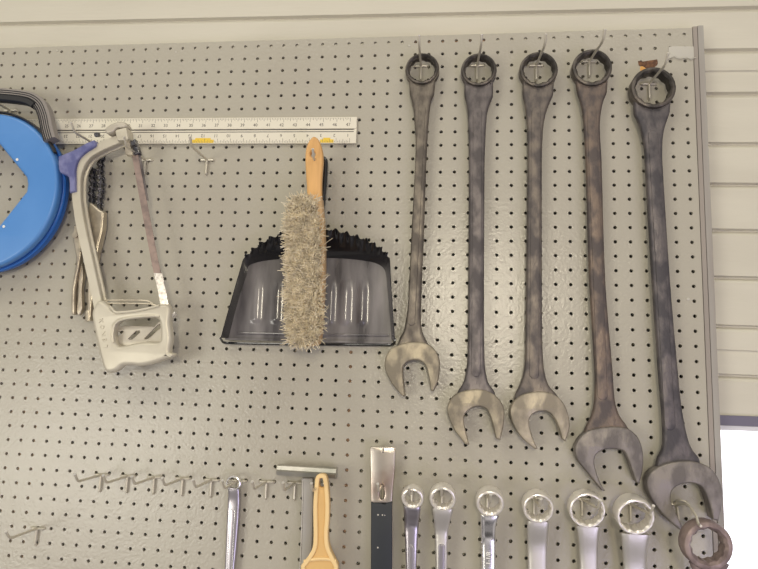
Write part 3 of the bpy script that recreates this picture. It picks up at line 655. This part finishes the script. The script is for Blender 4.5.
# ------------------------------------------------------------------ locking chain clamp behind the saw
cc = thing('locking_chain_clamp', 'locking chain pliers with black chain and nickel handles behind the hacksaw', 'pliers', at(98, 160, -.012))
def chainlinks(path, name):
    pts = spline(path, closed=False, n=12); tot = 0; last = -1; k = 0
    W3 = [at(p[0], p[1], -.0125) for p in pts]; acc = 0; marks = [W3[0]]; prev = W3[0]
    for p in W3[1:]:
        if (p - marks[-1]).length > .0112: marks.append(p)
    for i in range(len(marks)-1):
        a, b = marks[i], marks[i+1]; d = b-a; u = d.normalized(); mb = MB(); off = -.004 if i % 2 else 0
        for yy in (-.0075+off*.5, .003+off*.5):
            poly = []
            s__ = Vector((u.z, 0, -u.x))
            m_ = (a+b)/2; rr = .0046
            for j in range(9): an = R_(-25 + 230*j/8); q = a + s__*rr*math.cos(an) - u*rr*math.sin(an); poly.append((q.x, q.z))
            q = m_ - s__*.0022; poly.append((q.x, q.z))
            for j in range(9): an = R_(-25 + 230*j/8); q = b - s__*rr*math.cos(an) + u*rr*math.sin(an); poly.append((q.x, q.z))
            q = m_ + s__*.0022; poly.append((q.x, q.z))
            mb.addmesh(platemesh([poly], a.y + yy + .0018, a.y + yy, .0004, 1))
        lk = mb.build(name, 'chain', cc, label='black roller chain link')
        MB().tube([(a.x, a.y - .0118, a.z), (a.x, a.y + .006, a.z)], .0017, 8, up=(0,0,1)).build('link_pin', 'satin2', lk, label='brighter chain pin')
chainlinks([(103.5,153),(101,170),(102.5,185),(101,198),(99.5,209)], 'chain_link')
chainlinks([(93,170),(94,182),(92.5,195),(93,206)], 'chain_link')
jp = spline([(90,203),(95,205),(100,209.5),(104,211.5),(103.4,228),(100.5,242),(96.5,260),(94.5,285),(93,305),(92,319),(87.5,320),(88,300),(88,270),(86,240),(87,215)], corners=(3,9,10), n=4)
plate('upper_handle', [PX(jp, -.020)], -.006, -.024, .004, 'nickel', cc, res=3)
MB().tube([at(103.2,213,-.0245), at(102,230,-.0245), at(98,247,-.0245), at(94,268,-.0245), at(91.5,300,-.0245)], .0018, 8).build('handle_rib', 'nickel', cc)
la = spline([(74,226),(79,228),(80.8,240),(82,252),(80,266),(78,276),(75.6,290),(75,314),(72.2,314),(71.8,296),(74,278),(76.6,262),(75.5,250),(73.2,238)], n=4)
plate('lever', [PX(la, -.02)], -.010, -.023, .003, 'nickel', cc, res=3)
lb = spline([(82,262),(84,275),(82.5,290),(83,308),(80,315),(77,312),(79,292),(78.8,278)], n=4)
plate('release_lever', [PX(lb, -.014)], -.007, -.017, .002, 'nickel', cc, res=3)
p = at(75, 235, -.026); MB().tube([(p.x,-.018,p.z),(p.x,-.0265,p.z)], .0055, 14, up=(0,0,1)).build('pivot_rivet', 'nickel', cc)
p = at(79, 250, -.026); MB().tube([(p.x,-.018,p.z),(p.x,-.0255,p.z)], .0035, 14, up=(0,0,1)).build('pivot_rivet', 'nickel', cc)
q1 = at(89, 311, -.018); q2 = at(89.5, 321, -.018)
MB().tube([q1, (q1+q2)/2, q2], .0068, 12, up=(0,-1,0)).build('adjusting_screw', 'nickel', cc, label='knurled adjusting screw')

# ------------------------------------------------------------------ dustpan
ypf, ypr = -.006, -.042
pan = thing('dustpan', 'black enamel dustpan with a crimped scalloped rim hanging behind the brush', 'dustpan', at(310, 343, 0))
def lerp(a, b, t_): return a + (b-a)*t_
# rim (near the viewer) and floor outlines, left foot -> over the arch -> right foot
rimpx = spline([(220.5,338),(226,318),(234,290),(241,266),(244,257.5),(252,249.5),(262,242),(275,235.5),(290,230.5),(308,228),(326,228.3),(341,231.2),(354,235),(366,239.2),(376,244.5),(384,250.5),(389.5,258),(391,280),(393,310),(395,340)], closed=False, n=5)
flpx = spline([(228,338),(233,318),(240,293),(246,275),(248,266),(255,262.5),(264,260.5),(276,259),(290,258),(308,257.5),(326,257.5),(341,258),(354,259),(366,260.5),(375,262.5),(382,266),(386,272),(388,290),(390,312),(392,339)], closed=False, n=5)
rim3 = [at(p[0], p[1], ypr) for p in rimpx]; fl3 = [at(p[0], p[1], ypf) for p in flpx]
N = len(rim3); rows = 7; mb = MB(); vs = []; th = .0012
i0, i1 = 20, 80     # crimped stretch of the rim
# arc length for even crimps
acc = [0]
for i in range(1, N): acc.append(acc[-1] + (rim3[i]-rim3[i-1]).length)
# resample both by parameter so crimps are smooth
M_ = 260
def samp(L, f):
    x = f*(len(L)-1); i = min(int(x), len(L)-2); return L[i].lerp(L[i+1], x-i)
cidx = (20/(N-1), 80/(N-1))
for k in range(M_):
    f = k/(M_-1); a = samp(fl3, f); b = samp(rim3, f); t_ = (samp(rim3, min(1, f+.004)) - samp(rim3, max(0, f-.004))).normalized(); outn = Vector((-t_.z, 0, t_.x))
    i = f*(N-1); cr_ = max(0, min(1, (i-19)/3, (81-i)/3))
    ph = (f - cidx[0])/(cidx[1]-cidx[0])*15*2*math.pi
    tooth = (((ph/(2*math.pi)) % 1))
    for r_ in range(rows):
        g = r_/(rows-1); p = a.lerp(b, g); p.y = ypf + (ypr-ypf)*(g**.75)
        amp = max(0, (g-.55)/.45)*cr_
        p = p + outn*(math.sin(ph)*.0042*amp + (tooth-.5)*.0045*amp); p.y += .0035*amp*math.cos(ph)
        vs.append(p)
fs = [(k*rows+r_, k*rows+r_+1, (k+1)*rows+r_+1, (k+1)*rows+r_) for k in range(M_-1) for r_ in range(rows-1)]
def solid(me, th):
    bm = bmesh.new(); bm.from_mesh(me); bmesh.ops.recalc_face_normals(bm, faces=bm.faces); bmesh.ops.solidify(bm, geom=bm.faces[:], thickness=th); bm.to_mesh(me); bm.free(); return me
me = bpy.data.meshes.new('w'); me.from_pydata([tuple(v) for v in vs], [], fs); solid(me, .0011)
link('crimped_wall', me, 'black', pan, smooth=60, label='black raised wall with crimped scalloped rim')
# floor with three pressed ribs and a rolled front lip
fo = [at(p[0], p[1], ypf) for p in flpx]; zlip = at(310, 334, ypf).z
nx, nz = 90, 60; vs = []; ribs = [(at(257,300,ypf).x, .013), (at(345.5,300,ypf).x, .013), (at(362,300,ypf).x, .011), (at(277,300,ypf).x, .012), (at(301,300,ypf).x, .012), (at(331,300,ypf).x,.009)]
zt_ = at(310, 279, ypf).z; zb__ = at(310, 325, ypf).z
Lft = [p for p in fo[:len(fo)//2]]; Rgt = [p for p in fo[len(fo)//2:]]
ztop = max(p.z for p in fo); zbot = min(p.z for p in fo)
def xat(side, z):
    best = None; xs_ = []
    for i in range(len(side)-1):
        a, b = side[i], side[i+1]
        if (a.z-z)*(b.z-z) <= 0 and abs(a.z-b.z) > 1e-9: xs_.append(a.x + (b.x-a.x)*(z-a.z)/(b.z-a.z))
    return xs_[0] if xs_ else side[0 if abs(side[0].z-z) < abs(side[-1].z-z) else -1].x
apex = fo[len(fo)//2]
for j in range(nz+1):
    z = zbot + (apex.z - .0004 - zbot)*j/nz; xa = xat(Lft, z); xb = xat(Rgt[::-1], z)
    for i in range(nx+1):
        x = xa + (xb-xa)*i/nx; y = ypf
        for (rx, rw) in ribs:
            d = abs(x-rx)/rw
            if d < 1 and zb__ < z < zt_: y -= .0034*(math.cos(d*math.pi)*.5+.5)*min(1, (z-zb__)/.008, (zt_-z)/.02)
        if z < at(310,331,ypf).z: y -= .0
        vs.append((x, y, z))
fs = [(j*(nx+1)+i, j*(nx+1)+i+1, (j+1)*(nx+1)+i+1, (j+1)*(nx+1)+i) for j in range(nz) for i in range(nx)]
me = bpy.data.meshes.new('w'); me.from_pydata(vs, [], fs); solid(me, .0011)
link('pan_floor', me, 'pan', pan, smooth=60, label='scuffed dark floor with pressed ribs')
lipc = [at(220.5,338.2,-.03), at(223,342,-.014), at(228,343,-.011), at(300,344.3,-.010), at(388,344.8,-.011), at(393,344.3,-.014), at(395,340,-.03)]
MB().tube(spline(lipc, closed=False, n=5), .0022, 8).build('front_lip', 'black', pan, label='rolled front lip')
MB().tube([at(238,333,-.0065), at(300,334.5,-.0065), at(389,335.5,-.0065)], .0022, 8).build('lip_bead', 'pan', pan, label='pressed bead above the lip')
mb = MB(); a = at(226,339,-.006); b = at(392,340.5,-.006); mb.box((a.x, -.0105, b.z-.006), (b.x, -.005, a.z+.002)); mb.build('lip_plate', 'pan', pan)
hd = spline([(311,240),(310,200),(313,165),(318,157),(324,156),(327.4,160),(327.2,175),(325.6,195),(323.5,215),(323,240)], corners=(0,9), n=4)
hl = [(315.5,172),(317,166),(321,166),(321.5,172),(321,179),(316,179)]
plate('handle', [PX(hd, -.022), PX(spline(hl, n=3), -.022)], -.012, -.024, .004, 'black', pan, res=3, label='black hanging handle')

# ------------------------------------------------------------------ counter brush
br = thing('counter_brush', 'wooden counter brush with shaggy tan bristles hanging in front of the dustpan', 'brush', at(313, 150, -.065))
ho = spline(crop([(272,38),(250,62),(236,95),(229,140),(229,190),(233,260),(237,330),(240,420),(325,420),(322,370),(322,300),(326,230),(330,170),(326,115),(312,70),(295,44)], 265, 130, 5.69), n=4, corners=(7,8))
hole = spline(crop([(262,125),(275,122),(285,132),(283,148),(268,152),(259,142)], 265, 130, 5.69), n=3)
plate('handle', [PX(ho, -.068), PX(hole, -.068)], -.056, -.070, .0045, 'wood', br, res=4)
blk = spline([(306,198),(321.5,198),(323.8,225),(324.5,255),(324,285),(321.8,318),(319,343),(306,346),(302,330),(303,290),(303,240)], n=4, corners=(0,1,7))
plate('block', [PX(blk, -.070)], -.050, -.073, .003, 'wood2', br, res=3)
rnd = random.Random(3)
mbs = [MB(), MB()]
for i in range(7000):
    v = rnd.random(); ypx = 209 + v*131
    w_ = math.sin(min(1, max(0, (v+.04)/.16))*math.pi/2)*math.sin(min(1, max(0, (1.06-v)/.14))*math.pi/2)
    u = rnd.uniform(-1, 1); xc = 311.5 + u*8.0*w_ + (v-.5)*1.0
    b = at(xc, ypx, -.071); L = rnd.uniform(.037, .046)
    if rnd.random() < .02: L *= 1.12
    d = Vector((-.32 + u*.30 + rnd.gauss(0, .16), -.90, rnd.gauss(.02, .16) + (.25 if v < .06 else 0) - (.12 if v > .95 else 0))).normalized()
    if rnd.random() < .008: d = Vector((d.x + .4, d.y, d.z)).normalized()
    e = Vector((rnd.gauss(0, .8), -.1, rnd.gauss(-.1, .8))); p0 = b + Vector((0, .004, 0)); p1 = p0 + d*L*.55; p2 = p1 + (d + e*.5).normalized()*L*.3; p3 = p2 + (d*.6 + e).normalized()*L*.25
    mb = mbs[0 if rnd.random() < .62 else 1]; r = .00068
    mb.tube([p0, p1, p2, p3], r, 3, scales=[1, 1, 1, .7], up=(0, 0, 1))
for mb, m, nm in ((mbs[0], 'bristle', 'bristles'), (mbs[1], 'bristle2', 'bristles')):
    me = bpy.data.meshes.new('b'); me.from_pydata(mb.v, [], mb.f); me.update(); o = link(nm, me, m, br, smooth=0); o['kind'] = 'stuff'

# ------------------------------------------------------------------ pry bar
pb = thing('pry_bar', 'flat pry bar with a bare steel claw top and black painted body', 'pry bar', at(382, 484, 0))
top_o = spline([(370.2,448),(372,446.8),(381,447),(383,447),(392,447),(395.4,448),(394.6,470),(393,488),(392,503),(371,503),(371,488),(370.6,470)], n=3, corners=(0,1,4,5,8,9))
tear = spline([(382,483.5),(383.5,487.5),(384.6,493.5),(384,498),(382,499.8),(380,498),(379.4,493.5),(380.5,487.5)], n=3)
notch = [(382.3,447.6),(384,447.6),(383.6,452.5),(383,453.5),(382.5,452.5)]
plate('steel_claw', [PX(top_o, -.024), PX(tear, -.024), ], -.018, -.0245, .0015, 'steel', pb, label='bare steel claw end')
plate('claw_notch', [PX(notch, -.0245)], -.0240, -.0249, .0001, 'chain', pb, label='dark notch at the claw edge')
plate('bar_body', [PX([(371,501.5),(374,503),(380,503),(384,504.2),(388,502.5),(392,501.5),(392.3,540),(392,620),(370.6,620),(370.8,540)], -.026)], -.016, -.0265, .002, 'blackmatt', pb, label='black painted body')
MB().tube(PX3([(392,503),(392.4,540),(392.2,620)], -.0235), .0012, 6).build('worn_edge', 'steel', pb, label='worn bright edge')
for (x, y, r) in [(378,514.8,.8),(382.5,515,.7),(384.8,515.3,.5),(377.8,547.6,.8)]:
    p = at(x, y, -.0266); plate('paint_chip', [circ(p.x, p.z, .0018*r, 8)], -.0262, -.0268, .0001, 'scuff', pb, label='small chip in the black paint')

# ------------------------------------------------------------------ scraper with metal head and grey handle
sc = thing('squeegee', 'metal headed squeegee with a slim grey handle behind the yellow brush handle', 'squeegee', at(306, 484, 0))
a = at(277.3, 466, -.024); b = at(336, 477, -.024)
za, zb3 = a.z, at(300, 476.5, -.024).z; zt2 = at(300, 465.6, -.024).z
mb = MB(); sec = [(-.018, zt2), (-.024, zt2 - .002), (-.027, (zt2+zb3)/2 + .001), (-.030, (zt2+zb3)/2 - .001), (-.027, zb3+.001), (-.018, zb3), (-.012, zb3), (-.012, zt2)]
k = len(sec); mb.add([(a.x, y, z) for y, z in sec] + [(b.x, y, z - .0010) for y, z in sec], [(i, (i+1) % k, k+(i+1) % k, k+i) for i in range(k)] + [tuple(range(k))[::-1], tuple(range(k, 2*k))])
mb.build('metal_head', 'headmetal', sc, smooth=20)
MB().sweep([at(307.5,478,-.018), at(307.6,500,-.018), at(306.6,540,-.018), at(305,575,-.018), at(303,620,-.018)], sec_rect(.0095, .005)).build('handle', 'greyplastic', sc)
MB().tube([at(302.6,480,-.0235), at(302.6,500,-.0235), at(301.4,540,-.0235), at(299.8,575,-.0235), at(298,620,-.0235)], .0009, 6).build('handle_edge', 'satin', sc, label='bright handle edge')

# ------------------------------------------------------------------ yellow handled brush
yh = thing('paint_brush', 'cream yellow plastic handle hanging in front of the metal squeegee head', 'brush', at(321.5, 484, -.04))
o1 = [(321.4,473.8),(318,474.6),(316,477.6),(315,485),(313.7,502.8),(313.7,520),(314,534.4),(313,547),(308,556.5),(301.4,565),(301,577),(301,600),(338,600),(338.2,577),(338,565),(334.5,558.5),(329.4,547),(328,534.4),(329,520),(329.3,502.8),(328,485),(326.8,477.6),(324.8,474.6)]
hl = spline([(321.4,477.2),(323.4,478.8),(324.2,484),(323,487),(320,487),(319,484),(319.6,478.8)], n=3)
op = spline(o1, n=4, corners=(9,11,12,14))
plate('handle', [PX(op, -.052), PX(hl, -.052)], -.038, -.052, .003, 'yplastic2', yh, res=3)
inr = [at(p[0], p[1], -.0525) for p in op]
cen = [Vector((lerp(p.x, at(321.2, 0, -.0525).x, .0), p.y, p.z)) for p in inr]
rimp = offs(inr + [inr[0]], 0, -.0525)[:-1]
# raised rim set in from the outline
def inset(L, d):
    n = len(L); out = []
    area_ = sum(L[i].x*L[(i+1) % n].z - L[(i+1) % n].x*L[i].z for i in range(n))
    for i in range(n):
        t_ = (L[(i+1) % n] - L[i-1]).normalized(); nn = Vector((-t_.z, 0, t_.x))*(1 if area_ > 0 else -1); out.append(L[i] + nn*d)
    return out
MB().sweep(inset(inr, .0032), sec_rect(.0034, .0030), closed=True).build('raised_rim', 'yplastic', yh, label='lighter raised rim of the handle')
cb = [at(304,561.5,-.0525), at(312,559.5,-.0525), at(321,558.8,-.0525), at(330,559.5,-.0525), at(336,561.5,-.0525)]
MB().tube(spline(cb, closed=False, n=4), .0028, 8).build('cross_rib', 'yplastic', yh, label='lighter cross rib')
mb = MB(); a = at(300.5, 598, -.05); b = at(338.5, 630, -.05); mb.box((a.x, -.053, b.z), (b.x, -.036, a.z)); mb.build('ferrule', 'satin', yh, smooth=0)
